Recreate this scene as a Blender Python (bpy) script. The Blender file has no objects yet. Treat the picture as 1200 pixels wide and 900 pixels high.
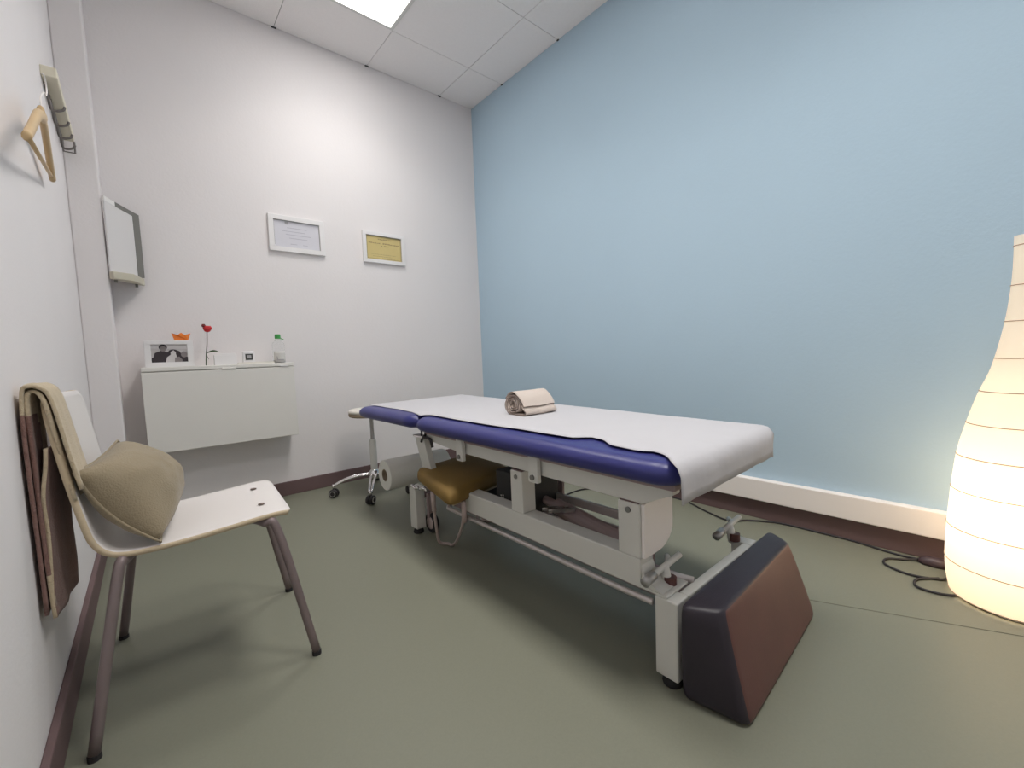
import bpy, bmesh, math, random
from mathutils import Vector, Matrix, noise
random.seed(7)
scene = bpy.context.scene
COL = scene.collection
PI = math.pi

# ------------------------------------------------------------------ materials
def mat(name, color, rough=0.6, metal=0.0, spec=0.5, bump=0.0, bscale=200.0, var=0.0, vscale=8.0,
        trans=0.0, sheen=0.0, coat=0.0, ior=1.45, stretch=None):
    m = bpy.data.materials.new(name); m.use_nodes = True
    nt = m.node_tree; b = nt.nodes['Principled BSDF']
    b.inputs['Base Color'].default_value = (*color, 1)
    b.inputs['Roughness'].default_value = rough
    b.inputs['Metallic'].default_value = metal
    b.inputs['Specular IOR Level'].default_value = spec
    b.inputs['Transmission Weight'].default_value = trans
    b.inputs['Sheen Weight'].default_value = sheen
    b.inputs['Coat Weight'].default_value = coat
    b.inputs['IOR'].default_value = ior
    tc = nt.nodes.new('ShaderNodeTexCoord'); src = tc.outputs['Object']
    if stretch:
        mp = nt.nodes.new('ShaderNodeMapping'); mp.inputs['Scale'].default_value = stretch
        nt.links.new(src, mp.inputs['Vector']); src = mp.outputs['Vector']
    n = nt.nodes.new('ShaderNodeTexNoise'); n.inputs['Scale'].default_value = vscale
    n.inputs['Detail'].default_value = 5
    nt.links.new(src, n.inputs['Vector'])
    r = nt.nodes.new('ShaderNodeMix'); r.data_type = 'RGBA'
    k = max(var, 0.015)
    r.inputs['A'].default_value = (*[max(0, c*(1-k)) for c in color], 1)
    r.inputs['B'].default_value = (*[min(1, c*(1+k)) for c in color], 1)
    nt.links.new(n.outputs['Fac'], r.inputs['Factor'])
    nt.links.new(r.outputs['Result'], b.inputs['Base Color'])
    if bump > 0:
        n2 = nt.nodes.new('ShaderNodeTexNoise'); n2.inputs['Scale'].default_value = bscale
        n2.inputs['Detail'].default_value = 3
        nt.links.new(src, n2.inputs['Vector'])
        bp = nt.nodes.new('ShaderNodeBump'); bp.inputs['Strength'].default_value = bump
        bp.inputs['Distance'].default_value = 0.004
        nt.links.new(n2.outputs['Fac'], bp.inputs['Height'])
        nt.links.new(bp.outputs['Normal'], b.inputs['Normal'])
    return m

def emis(name, color, strength):
    m = bpy.data.materials.new(name); m.use_nodes = True
    nt = m.node_tree
    b = nt.nodes['Principled BSDF']
    b.inputs['Base Color'].default_value = (.8, .8, .8, 1)
    b.inputs['Emission Color'].default_value = (*color, 1)
    b.inputs['Emission Strength'].default_value = strength
    return m

M = {}
M['white_wall'] = mat('white_wall_paint', (.80, .765, .765), .85, spec=.2, bump=.15, bscale=90, var=.02, vscale=3)
M['blue_wall'] = mat('blue_wall_paint', (.445, .585, .695), .85, spec=.2, bump=.15, bscale=90, var=.02, vscale=3)
M['ceil'] = mat('ceiling_tile', (.90, .86, .85), .95, spec=.1, bump=.3, bscale=160, var=.03, vscale=60)
M['ceil_gap'] = mat('ceiling_gap', (.30, .29, .27), .9, spec=.1)
M['floor'] = mat('vinyl_floor', (.205, .208, .160), .42, spec=.35, bump=.02, bscale=400, var=.07, vscale=220)
M['seam'] = mat('floor_seam', (.185, .185, .142), .6, spec=.2)
M['base'] = mat('brown_skirting', (.16, .105, .105), .6, spec=.3, var=.05)
M['trunk'] = mat('white_trunking', (.88, .83, .80), .5, spec=.4)
M['white_lac'] = mat('white_lacquer', (.78, .76, .74), .35, spec=.4, var=.015)
M['cab'] = mat('white_cabinet', (.76, .74, .70), .4, spec=.4, var=.02)
M['white_metal'] = mat('white_powder_coat', (.66, .65, .61), .4, spec=.45, var=.02)
M['grey_metal'] = mat('grey_steel', (.42, .41, .40), .35, metal=.6, var=.04)
M['chrome'] = mat('chrome', (.80, .78, .78), .15, metal=1.0)
M['dull_steel'] = mat('dull_steel', (.60, .55, .54), .4, metal=.55)
M['leg_tube'] = mat('grey_brown_tube', (.24, .19, .19), .4, metal=.25, spec=.5)
M['black'] = mat('black_plastic', (.035, .032, .035), .45, spec=.4)
M['blackbox'] = mat('dark_grey_housing', (.05, .05, .05), .55, spec=.3)
M['rubber'] = mat('black_rubber', (.03, .028, .03), .7, spec=.3)
M['blue_vinyl'] = mat('blue_vinyl', (.032, .034, .17), .36, spec=.5, bump=.06, bscale=300, var=.06)
M['navy_vinyl'] = mat('dark_vinyl', (.028, .022, .032), .45, spec=.5, bump=.08, bscale=260, var=.1, vscale=14)
M['maroon_tint'] = mat('maroon_lamp_tint', (.115, .047, .042), .42, spec=.5, bump=.08, bscale=260, var=.18, vscale=10)  # warm lamp reflection painted onto the wedge front; same maroon on bolt heads
M['board'] = mat('underside_board', (.34, .26, .26), .6, spec=.3)
M['sheet'] = mat('white_paper_sheet', (.51, .50, .52), .8, spec=.15, bump=.25, bscale=25, var=.015)
M['paper_roll'] = mat('paper_roll', (.78, .77, .72), .9, spec=.1, bump=.2, bscale=120)
M['kraft'] = mat('cardboard_core', (.30, .24, .17), .9, spec=.1)
M['towel'] = mat('towel_cloth', (.72, .62, .55), .95, spec=.05, bump=.9, bscale=420, sheen=.3, var=.06)
M['towel_edge'] = mat('towel_hem', (.28, .22, .19), .95, spec=.05, bump=.6, bscale=300)
M['yellow'] = mat('ochre_upholstery', (.235, .145, .04), .65, spec=.35, bump=.15, bscale=200, var=.08)
M['pink_tube'] = mat('beige_tube', (.50, .40, .38), .4, spec=.4)
M['seat_lam'] = mat('white_laminate', (.74, .70, .68), .35, spec=.4)
M['ply'] = mat('plywood_edge', (.60, .49, .34), .6, spec=.25, var=.12, vscale=60, stretch=(1, 1, 12))
M['wall_reflection'] = mat('painted_wall_reflection', (.70, .68, .68), .2, spec=.5)  # reflection of the white wall painted in as a flat pale colour
M['rivet'] = mat('dark_rivet', (.16, .12, .10), .4, metal=.5)
M['pillow'] = mat('olive_brown_linen', (.30, .245, .165), .95, spec=.08, bump=.6, bscale=260, sheen=.25, var=.09, vscale=16)
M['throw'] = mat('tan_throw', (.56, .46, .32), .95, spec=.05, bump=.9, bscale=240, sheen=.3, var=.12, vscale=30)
M['throw_shade'] = mat('brown_throw_shade', (.24, .14, .12), .95, spec=.05, bump=.9, bscale=240, sheen=.2, var=.15, vscale=30)  # shade behind the chair back, put into the throw's colour
M['wood'] = mat('hanger_wood', (.62, .44, .24), .45, spec=.4, var=.15, vscale=20, stretch=(1, .15, 1))
M['rack'] = mat('cream_rack', (.74, .69, .56), .55, spec=.3)
M['dark_wire'] = mat('dark_wire', (.20, .18, .17), .4, metal=.7)
M['frame'] = mat('white_frame', (.80, .78, .78), .4, spec=.4)
M['mount'] = mat('grey_liner', (.38, .37, .37), .7)
M['cert'] = mat('pale_certificate', (.66, .65, .70), .3, spec=.5, var=.03, vscale=18)
M['ycert'] = mat('yellow_certificate', (.62, .50, .22), .35, spec=.5, var=.06, vscale=14)
M['yborder'] = mat('certificate_border', (.42, .33, .15), .5)
M['ink'] = mat('ink', (.36, .27, .13), .7)
M['paleink'] = mat('pale_ink', (.48, .47, .53), .7)
M['greyink'] = mat('grey_emblem', (.42, .41, .42), .7)
M['photo_bg'] = mat('photo_light', (.52, .49, .49), .35, var=.25, vscale=30)
M['photo_dk'] = mat('photo_dark', (.040, .030, .036), .35)
M['photo_md'] = mat('photo_mid', (.24, .21, .21), .35, var=.15, vscale=40)
M['photo_lt'] = mat('photo_pale', (.62, .59, .59), .35, var=.1, vscale=40)
M['orange'] = mat('orange_paper', (.80, .22, .045), .7, spec=.2)
M['red'] = mat('red_petal', (.55, .035, .04), .55, spec=.3, var=.2, vscale=40)
M['darkred'] = mat('dark_red_petal', (.16, .02, .02), .55)
M['green'] = mat('dark_green_leaf', (.05, .075, .035), .6, spec=.3)
M['capgreen'] = mat('green_cap', (.05, .34, .07), .4)
M['clear'] = mat('clear_plastic', (.93, .94, .94), .06, spec=.5, trans=.94, ior=1.12)
M['label'] = mat('bottle_label', (.62, .60, .57), .6)
M['screen'] = mat('dark_display', (.05, .05, .045), .3)
M['tray'] = mat('cream_tray', (.72, .69, .63), .5)
M['mirror'] = mat('mirror_glass', (.86, .86, .86), .04, metal=1.0)
M['dkgrey'] = mat('dark_grey_frame', (.20, .195, .18), .5, spec=.3)
M['shelfwood'] = mat('pale_shelf', (.56, .52, .42), .5, spec=.3, var=.08)
M['ring'] = mat('lamp_wire', (.42, .30, .20), .7)
M['switch'] = mat('dark_switch', (.07, .045, .05), .4)
M['panel_frame'] = mat('panel_frame', (.72, .71, .68), .5)

# lit paper shade: glowing paper that also lets the bulb inside shine through
def shade_mat():
    m = bpy.data.materials.new('lit_paper_shade'); m.use_nodes = True
    nt = m.node_tree; nt.nodes.clear()
    out = nt.nodes.new('ShaderNodeOutputMaterial')
    tr = nt.nodes.new('ShaderNodeBsdfTranslucent'); tr.inputs['Color'].default_value = (.95, .90, .80, 1)
    df = nt.nodes.new('ShaderNodeBsdfDiffuse'); df.inputs['Color'].default_value = (.78, .74, .68, 1)
    mx = nt.nodes.new('ShaderNodeMixShader'); mx.inputs[0].default_value = .5
    em = nt.nodes.new('ShaderNodeEmission'); em.inputs['Color'].default_value = (1.0, .78, .55, 1)
    em.inputs['Strength'].default_value = SHADE_E
    ad = nt.nodes.new('ShaderNodeAddShader')
    tc = nt.nodes.new('ShaderNodeTexCoord'); n = nt.nodes.new('ShaderNodeTexNoise')
    n.inputs['Scale'].default_value = 40
    bp = nt.nodes.new('ShaderNodeBump'); bp.inputs['Strength'].default_value = .1
    bp.inputs['Distance'].default_value = .003
    nt.links.new(tc.outputs['Object'], n.inputs['Vector']); nt.links.new(n.outputs['Fac'], bp.inputs['Height'])
    nt.links.new(bp.outputs['Normal'], df.inputs['Normal'])
    nt.links.new(tr.outputs[0], mx.inputs[1]); nt.links.new(df.outputs[0], mx.inputs[2])
    nt.links.new(mx.outputs[0], ad.inputs[0]); nt.links.new(em.outputs[0], ad.inputs[1])
    nt.links.new(ad.outputs[0], out.inputs['Surface'])
    return m
SHADE_E = 0.21
M['shade'] = shade_mat()
M['diffuser'] = emis('lit_diffuser', (1.0, .98, .95), 8.5)

# ------------------------------------------------------------------ object helpers
def obj(name, bm, m, parent=None, smooth=False, bevel=0.0, seg=2, local=False, subsurf=0, solid=0.0, solid_off=-1.0,
        weld=True, angle=40):
    """link a bmesh as one mesh object; vertices are in world space (or parent space when local)"""
    if weld: bmesh.ops.remove_doubles(bm, verts=bm.verts, dist=1e-6)
    bmesh.ops.recalc_face_normals(bm, faces=bm.faces)
    off = Vector((0, 0, 0))
    if parent is not None and not local:
        p = parent
        while p is not None:
            off += p.location; p = p.parent
    lo = Vector((min(v.co[i] for v in bm.verts) for i in range(3)))
    hi = Vector((max(v.co[i] for v in bm.verts) for i in range(3)))
    c = (lo + hi)/2
    if parent is None: c.z = lo.z
    for v in bm.verts: v.co -= c
    me = bpy.data.meshes.new(name); bm.to_mesh(me); bm.free()
    mats = m if isinstance(m, (list, tuple)) else [m]
    for x in mats: me.materials.append(x)
    o = bpy.data.objects.new(name, me); COL.objects.link(o)
    if parent is not None and local:
        # parent space: sub-parts of local things need the offset of their own parent
        pl = Vector((0, 0, 0)); p = parent
        while p is not None and p.parent is not None:
            pl += p.location; p = p.parent
        o.parent = parent; o.location = c - pl
    else:
        o.parent = parent; o.location = c - off
    if smooth or subsurf:
        for p in me.polygons: p.use_smooth = True
    if solid:
        md = o.modifiers.new('solid', 'SOLIDIFY'); md.thickness = solid; md.offset = solid_off
        if len(mats) > 1: md.material_offset_rim = 1
    if bevel > 0:
        md = o.modifiers.new('bevel', 'BEVEL'); md.width = bevel; md.segments = seg
        md.limit_method = 'ANGLE'; md.angle_limit = math.radians(angle)
    if subsurf:
        md = o.modifiers.new('sub', 'SUBSURF'); md.levels = subsurf; md.render_levels = subsurf
    return o

def thing(name, label, cat, loc=(0, 0, 0), rotz=0, group=None):
    o = bpy.data.objects.new(name, None); COL.objects.link(o)
    o.location = loc; o.rotation_euler = (0, 0, rotz); o.empty_display_size = .1
    o['label'] = label; o['category'] = cat
    if group: o['group'] = group
    return o

def tag(o, label, cat, group=None):
    o['label'] = label; o['category'] = cat
    if group: o['group'] = group
    return o

def struct(name, bm, m, parent=None, **k):
    o = obj(name, bm, m, parent, **k)
    if parent is None: o['kind'] = 'structure'
    return o

def BM(): return bmesh.new()

def box(bm, lo, hi, M4=None, mi=0):
    x0, y0, z0 = lo; x1, y1, z1 = hi
    vs = [bm.verts.new(p) for p in [(x0,y0,z0),(x1,y0,z0),(x1,y1,z0),(x0,y1,z0),(x0,y0,z1),(x1,y0,z1),(x1,y1,z1),(x0,y1,z1)]]
    if M4 is not None:
        for v in vs: v.co = M4 @ v.co
    for f in [(0,3,2,1),(4,5,6,7),(0,1,5,4),(1,2,6,5),(2,3,7,6),(3,0,4,7)]:
        bm.faces.new([vs[i] for i in f]).material_index = mi
    return bm

def boxb(lo, hi, M4=None): return box(BM(), lo, hi, M4)

def bar(bm, a, b, w, h, up=(0, 0, 1)):
    """rectangular bar from a to b: w sideways, h along up"""
    a = Vector(a); b = Vector(b); d = (b-a).normalized(); u = Vector(up)
    s = d.cross(u).normalized(); u = s.cross(d).normalized()
    vs = []
    for p in (a, b):
        for (i, j) in ((-1,-1),(1,-1),(1,1),(-1,1)):
            vs.append(bm.verts.new(p + s*(w/2*i) + u*(h/2*j)))
    for f in [(3,2,1,0),(4,5,6,7),(0,1,5,4),(1,2,6,5),(2,3,7,6),(3,0,4,7)]:
        bm.faces.new([vs[i] for i in f])
    return bm

def tube(bm, pts, r, seg=10, cap=True):
    pts = [Vector(p) for p in pts]; n = len(pts)
    rr = r if isinstance(r, (list, tuple)) else [r]*n
    prev = None; rings = []
    for i, p in enumerate(pts):
        t = (pts[min(i+1, n-1)] - pts[max(i-1, 0)]).normalized()
        if prev is None:
            a = Vector((0, 0, 1)) if abs(t.z) < .9 else Vector((1, 0, 0))
            u = t.cross(a).normalized()
        else:
            u = (prev - t*prev.dot(t)).normalized()
        prev = u; v = t.cross(u)
        rings.append([bm.verts.new(p + (u*math.cos(2*PI*k/seg) + v*math.sin(2*PI*k/seg))*rr[i]) for k in range(seg)])
    for i in range(n-1):
        for k in range(seg):
            bm.faces.new([rings[i][k], rings[i][(k+1) % seg], rings[i+1][(k+1) % seg], rings[i+1][k]])
    if cap:
        bm.faces.new(rings[0][::-1]); bm.faces.new(rings[-1])
    return bm

def smoothpath(pts, n=6):
    """Catmull-Rom through pts"""
    P = [Vector(p) for p in pts]; P = [P[0]*2-P[1]] + P + [P[-1]*2-P[-2]]
    out = []
    for i in range(1, len(P)-2):
        for k in range(n):
            t = k/n
            out.append(.5*((2*P[i]) + (P[i+1]-P[i-1])*t + (2*P[i-1]-5*P[i]+4*P[i+1]-P[i+2])*t*t + (3*P[i]-P[i-1]-3*P[i+1]+P[i+2])*t**3))
    out.append(P[-2]); return out

def lathe(bm, prof, c=(0, 0, 0), seg=32, M4=None, cap=False):
    rings = []
    for (r, z) in prof:
        ring = []
        for k in range(seg):
            v = Vector((r*math.cos(2*PI*k/seg), r*math.sin(2*PI*k/seg), z))
            v = (M4 @ v) if M4 is not None else v
            ring.append(bm.verts.new(v + Vector(c)))
        rings.append(ring)
    for i in range(len(rings)-1):
        for k in range(seg):
            bm.faces.new([rings[i][k], rings[i][(k+1) % seg], rings[i+1][(k+1) % seg], rings[i+1][k]])
    if cap:
        bm.faces.new(rings[0][::-1]); bm.faces.new(rings[-1])
    return bm

def prism(bm, poly, axis, lo, hi, mi=0):
    """extrude a 2-D polygon along an axis (x: poly=(y,z); y: (x,z); z: (x,y))"""
    def P(p, t):
        return {'x': (t, p[0], p[1]), 'y': (p[0], t, p[1]), 'z': (p[0], p[1], t)}[axis]
    a = [bm.verts.new(P(p, lo)) for p in poly]; b = [bm.verts.new(P(p, hi)) for p in poly]
    n = len(poly)
    bm.faces.new(a).material_index = mi; bm.faces.new(b[::-1]).material_index = mi
    for i in range(n):
        bm.faces.new([a[i], b[i], b[(i+1) % n], a[(i+1) % n]]).material_index = mi
    return bm

def grid(bm, f, nu, nv, mi=0):
    vs = [[bm.verts.new(f(i/nu, j/nv)) for j in range(nv+1)] for i in range(nu+1)]
    for i in range(nu):
        for j in range(nv):
            bm.faces.new([vs[i][j], vs[i+1][j], vs[i+1][j+1], vs[i][j+1]]).material_index = mi
    return vs

ROTX = lambda c: Matrix.Rotation(PI/2, 4, 'Y')    # z axis -> x axis

# ------------------------------------------------------------------ the room
H = 2.981
XL, XR, YB, YF = -.218, 2.29, 3.085, -1.4     # left wall, blue wall, white end wall, rear wall
struct('floor', boxb((XL-.1, YF-.1, -.08), (XR+.1, YB+.1, 0)), M['floor'])
b = BM(); bar(b, (1.70, .30, .0006), (1.98, -.30, .0006), .004, .001)
bar(b, (1.70, .30, .0006), (1.42, .92, .0006), .004, .001)
struct('trim_1', b, M['seam'])
struct('wall_left', boxb((XL-.1, YF-.1, 0), (XL, YB+.1, H+.15)), M['white_wall'])
struct('wall_back', boxb((XL, YB, 0), (XR, YB+.1, H+.15)), M['white_wall'])
struct('wall_right', boxb((XR, YF-.1, 0), (XR+.1, YB+.1, H+.15)), M['blue_wall'])
struct('wall_front', boxb((XL, YF-.1, 0), (XR, YF, H+.15)), M['white_wall'])
struct('trim_2', boxb((XL, 2.9, 0), (-.105, YB, H)), M['white_wall'], bevel=.006)      # boxed-in corner

# ceiling: suspended tiles with narrow dark joints between them
XG = [XL] + [.171 + .6*k for k in range(0, 4)] + [XR]
YG = [YF] + [2.66 - .6*k for k in range(6, -1, -1)] + [YB]
lightcells = []
b = BM()
for i in range(len(XG)-1):
    for j in range(len(YG)-1):
        x0, x1, y0, y1 = XG[i], XG[i+1], YG[j], YG[j+1]
        if abs(x0-.771) < .01 and any(abs(y0-t) < .01 for t in (2.06, .86, -.34)):
            lightcells.append((x0, x1, y0, y1)); continue
        g = .0018
        box(b, (x0+g, y0+g, H), (x1-g, y1-g, H+.02))
ceil = struct('ceiling', b, M['ceil'])
b = BM()
for i in range(len(XG)-1):
    for j in range(len(YG)-1):
        if not any(abs(XG[i]-c[0]) < .01 and abs(YG[j]-c[2]) < .01 for c in lightcells):
            box(b, (XG[i], YG[j], H+.004), (XG[i+1], YG[j+1], H+.006))
obj('tile_joint', b, M['ceil_gap'], ceil)
b = BM()
for x in XG[1:-1]: box(b, (x-.014, YB-.010, H-.006), (x+.014, YB-.001, H-.001))
for y in YG[1:-1]: box(b, (XR-.010, y-.008, H-.006), (XR-.001, y+.008, H-.001))
obj('joint_notch', b, M['blackbox'], ceil)
struct('trim_3', boxb((XL, YF, H+.13), (XR, YB, H+.15)), M['ceil'])

# skirtings and the white pipe trunking along the blue wall
struct('baseboard_left', boxb((XL, YF, 0), (XL+.016, 2.9, .095)), M['base'], bevel=.003)
struct('baseboard_back', boxb((-.105, YB-.014, 0), (XR, YB, .09)), M['base'], bevel=.003)
struct('baseboard_right', boxb((XR-.014, YF, 0), (XR, YB-.014, .098)), M['base'], bevel=.003)
struct('trim_4', boxb((XR-.042, YF, .098), (XR, YB-.002, .203)), M['trunk'], bevel=.004)

# ceiling light panels (one shows; the unseen second lights the chair, the unseen third is turned up to brighten the foot end)
labs = ['bright square light panel in the ceiling near the framed certificates',
        'square ceiling light panel right above the treatment couch foot',
        'unseen square ceiling light panel nearest the viewer above the lamp end']
LIGHT_W = 8.8
for k, (x0, x1, y0, y1) in enumerate(sorted(lightcells, key=lambda c: -c[2])):
    t = thing('ceiling_light', labs[k], 'ceiling light', ((x0+x1)/2, (y0+y1)/2, H), 0, 'square ceiling light panels')
    b = BM(); w = .022
    box(b, (x0+.002, y0+.002, H-.004), (x1-.002, y0+w, H+.04)); box(b, (x0+.002, y1-w, H-.004), (x1-.002, y1-.002, H+.04))
    box(b, (x0+.002, y0+w, H-.004), (x0+w, y1-w, H+.04)); box(b, (x1-w, y0+w, H-.004), (x1-.002, y1-w, H+.04))
    obj('frame', b, M['panel_frame'], t, bevel=.002)
    obj('diffuser', boxb((x0+w, y0+w, H+.006), (x1-w, y1-w, H+.03)), M['diffuser'], t)
    L = bpy.data.lights.new('panel_light', 'AREA'); L.shape = 'SQUARE'; L.size = .53
    L.energy = LIGHT_W * (.70, .80, 1.45)[k]; L.color = (1.0, .97, .93); L.spread = math.radians(124)
    lo = bpy.data.objects.new('panel_light', L); COL.objects.link(lo)
    lo.parent = t; lo.location = (0, 0, .002)
    lo.visible_camera = True

# ------------------------------------------------------------------ treatment table
X0 = .95                                    # outer face of the near side of the base
tb = thing('treatment_table', 'white metal treatment couch with blue vinyl padding on a raised base', 'treatment table', (1.27, 1.4, 0))

def pad(x0h, x1h, x0f, x1f, yh, yf, zb, zt, r, crn, wob):
    """upholstered pad with rounded rim; outline between head y (yh) and foot y (yf)"""
    bm = BM()
    out = []
    def corner(cx, cy, a0):
        return [(cx + crn*math.cos(a0 + PI/2*k/5), cy + crn*math.sin(a0 + PI/2*k/5)) for k in range(6)]
    loop = []
    loop += corner(x1h-crn, yh-crn, 0); 
    for k in range(1, 12):
        u = k/12; loop.append((x0h+crn + (x1h-x0h-2*crn)*(1-u), yh))
    loop += corner(x0h+crn, yh-crn, PI/2)
    for k in range(1, 30):
        u = k/30; loop.append((x0h + (x0f-x0h)*u, yh-crn + (yf-yh+2*crn)*u))
    loop += corner(x0f+crn, yf+crn, PI)
    for k in range(1, 12):
        u = k/12; loop.append((x0f+crn + (x1f-x0f-2*crn)*u, yf))
    loop += corner(x1f-crn, yf+crn, 1.5*PI)
    for k in range(1, 30):
        u = k/30; loop.append((x1f + (x1h-x1f)*u, yf+crn + (yh-yf-2*crn)*u))
    cx = sum(p[0] for p in loop)/len(loop); cy = (yh+yf)/2
    n = len(loop)
    nrm = []
    for i in range(n):
        a = loop[i-1]; c = loop[(i+1) % n]
        d = Vector((c[0]-a[0], c[1]-a[1])).normalized(); nrm.append(Vector((d.y, -d.x)))
    prof = []
    for k in range(9):
        a = -PI/2 + PI*k/8
        prof.append((r*math.cos(a)-r, (zb+zt)/2 + (zt-zb)/2*math.sin(a)))
    rings = []
    for (ins, z) in prof:
        ring = []
        for i in range(n):
            q = Vector(loop[i]) + nrm[i]*ins
            s = noise.noise(Vector((q.x*6, q.y*6, z*4)))*wob
            ring.append(bm.verts.new((q.x + nrm[i].x*s, q.y + nrm[i].y*s, z + s*.4)))
        rings.append(ring)
    for k in range(len(rings)-1):
        for i in range(n):
            bm.faces.new([rings[k][i], rings[k][(i+1) % n], rings[k+1][(i+1) % n], rings[k+1][i]])
    bm.faces.new(rings[0][::-1]); bm.faces.new(rings[-1])
    return bm
obj('seat_pad', pad(.892, 1.60, .888, 1.51, 1.765, .488, .535, .600, .045, .075, .004), M['blue_vinyl'], tb, smooth=True)
obj('head_pad', pad(.892, 1.64, .895, 1.605, 2.43, 1.78, .540, .604, .045, .06, .004), M['blue_vinyl'], tb, smooth=True)
# boards under the pads
obj('pad_board', boxb((.945, .52, .520), (1.48, 1.74, .536)), M['board'], tb, bevel=.003)
obj('pad_board', boxb((.985, 1.81, .526), (1.54, 2.38, .541)), M['board'], tb, bevel=.003)
# upper frame: side rails with a tapered foot end, and cross rails
b = BM()
prism(b, [(.62, .463), (.53, .507), (.53, .520), (1.76, .520), (1.76, .492), (1.5, .474), (.62, .463)][:-1], 'x', .955, .99)
obj('upper_rail', b, M['white_metal'], tb, bevel=.003)
b = BM()
prism(b, [(.62, .463), (.53, .507), (.53, .520), (1.76, .520), (1.76, .492), (1.5, .474)], 'x', 1.44, 1.475)
obj('upper_rail', b, M['white_metal'], tb, bevel=.003)
for y in (.66, 1.11, 1.70):
    obj('cross_rail', boxb((.99, y-.02, .475), (1.44, y+.02, .512)), M['white_metal'], tb, bevel=.003)
# hinge brackets with bolts
for y in (1.44, 1.008):
    br = obj('hinge_bracket', boxb((.932, y-.022, .446), (.95, y+.022, .532)), M['white_metal'], tb, bevel=.003)
    b = BM(); tube(b, [(.926, y, .464), (.934, y, .464)], .009, 12); obj('bolt', b, M['dkgrey'], br)
# base: near side rail, columns, end legs, end cross beams
obj('side_rail', boxb((X0, .622, .236), (X0+.062, 1.47, .316)), M['white_metal'], tb, bevel=.004)
for (y0, y1) in ((1.083, 1.143), (.622, .690)):
    cl = obj('column', boxb((X0, y0, .316), (X0+.062, y1, .462)), M['white_metal'], tb, bevel=.003)
    b = BM(); tube(b, [(X0-.004, (y0+y1)/2, .442), (X0+.004, (y0+y1)/2, .442)], .008, 12); obj('bolt', b, M['dkgrey'], cl)
    obj('column_cap', boxb((X0+.004, y0+.004, .462), (X0+.058, y1-.004, .466)), M['base'], cl)
for (y0, y1) in ((1.305, 1.365), (1.175, 1.232)):
    obj('inner_strut', boxb((1.25, y0, .16), (1.262, y1, .476)), M['board'], tb, bevel=.002)
# curved end plate at the foot end
b = BM()
poly = [(X0+.006, .317), (X0+.060, .317)]
for k in range(8):
    a = -PI/2 + PI/2*k/7
    poly.append((X0+.075 + .075*math.cos(a), .378 + .060*math.sin(a)))
poly += [(X0+.150, .490), (X0+.10, .480), (X0+.006, .462)]
prism(b, poly, 'y', .612, .6215)
obj('end_plate', b, M['trunk'], tb, bevel=.002)
# foot end: cross beam, gusset top and two legs with rubber feet
b = BM()
prism(b, [(X0+.002, .2362), (X0+.002, .243), (X0+.11, .243), (X0+.11, .2362)], 'y', .548, .700)
prism(b, [(.6215, .300), (.612, .275), (.590, .256), (.56, .2435), (.6215, .2435)], 'x', X0+.003, X0+.060)
obj('corner_plate', b, M['white_metal'], tb, bevel=.002)
obj('end_beam', boxb((X0+.058, .519, .178), (1.41, .546, .236)), M['white_metal'], tb, bevel=.004)
def leg(x0, x1, y0, y1, ztop, foot=True):
    lg = obj('leg', boxb((x0, y0, .028), (x1, y1, ztop)), M['white_metal'], tb, bevel=.004)
    b = BM(); lathe(b, [(.0, 0), (.024, 0), (.026, .006), (.022, .018), (.018, .03)], ((x0+x1)/2, (y0+y1)/2, 0), 20, cap=False)
    obj('rubber_foot', b, M['rubber'], lg, smooth=True)
leg(X0, X0+.058, .520, .582, .236)
leg(1.41, 1.46, .520, .582, .236)
leg(X0, X0+.050, 1.872, 1.938, .236)
leg(1.42, 1.475, 1.872, 1.938, .240)
obj('end_beam', boxb((X0+.050, 1.885, .17), (1.42, 1.925, .220)), M['board'], tb, bevel=.004)  # darker board colour stands in for shade on this beam
obj('spine_beam', boxb((1.15, .55, .10), (1.23, 1.885, .16)), M['board'], tb, bevel=.004)
# foot-operated bar along the near side
b = BM(); tube(b, smoothpath([(X0+.03, 1.60, .215), (X0+.004, 1.575, .212), (X0+.002, 1.5, .212), (X0+.002, .9, .211), (X0+.002, .70, .211), (X0+.004, .59, .212)], 5), .0085, 10)
obj('foot_bar', b, M['dull_steel'], tb, smooth=True)
# clamp levers with threaded stems at the foot end
for (cx, cy, s) in ((1.015, .592, 1), (1.405, .586, .95)):
    b = BM()
    tube(b, [(cx-.088*s, cy+.004, .270), (cx-.045*s, cy+.003, .277)], .0125, 12)
    h = obj('clamp_lever', b, M['grey_metal'], tb, smooth=True)
    b = BM(); tube(b, [(cx-.05*s, cy+.003, .276), (cx+.075*s, cy-.004, .293)], .0085, 12)
    tube(b, [(cx, cy, .285), (cx, cy-.012, .232)], .013, 12); tube(b, [(cx+.02, cy, .285), (cx+.07, cy+.03, .278)], .008, 10)
    obj('clamp_stem', b, M['white_metal'], h, smooth=True)
    b = BM(); tube(b, [(cx+.002, cy-.016, .262), (cx+.002, cy-.016, .238)], .017, 12); obj('bolt_head', b, M['maroon_tint'], h)
b = BM(); tube(b, [(X0+.07, .70, .250), (X0+.135, .545, .236)], .010, 12)
obj('clamp_rod', b, M['dull_steel'], tb, smooth=True)
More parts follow.
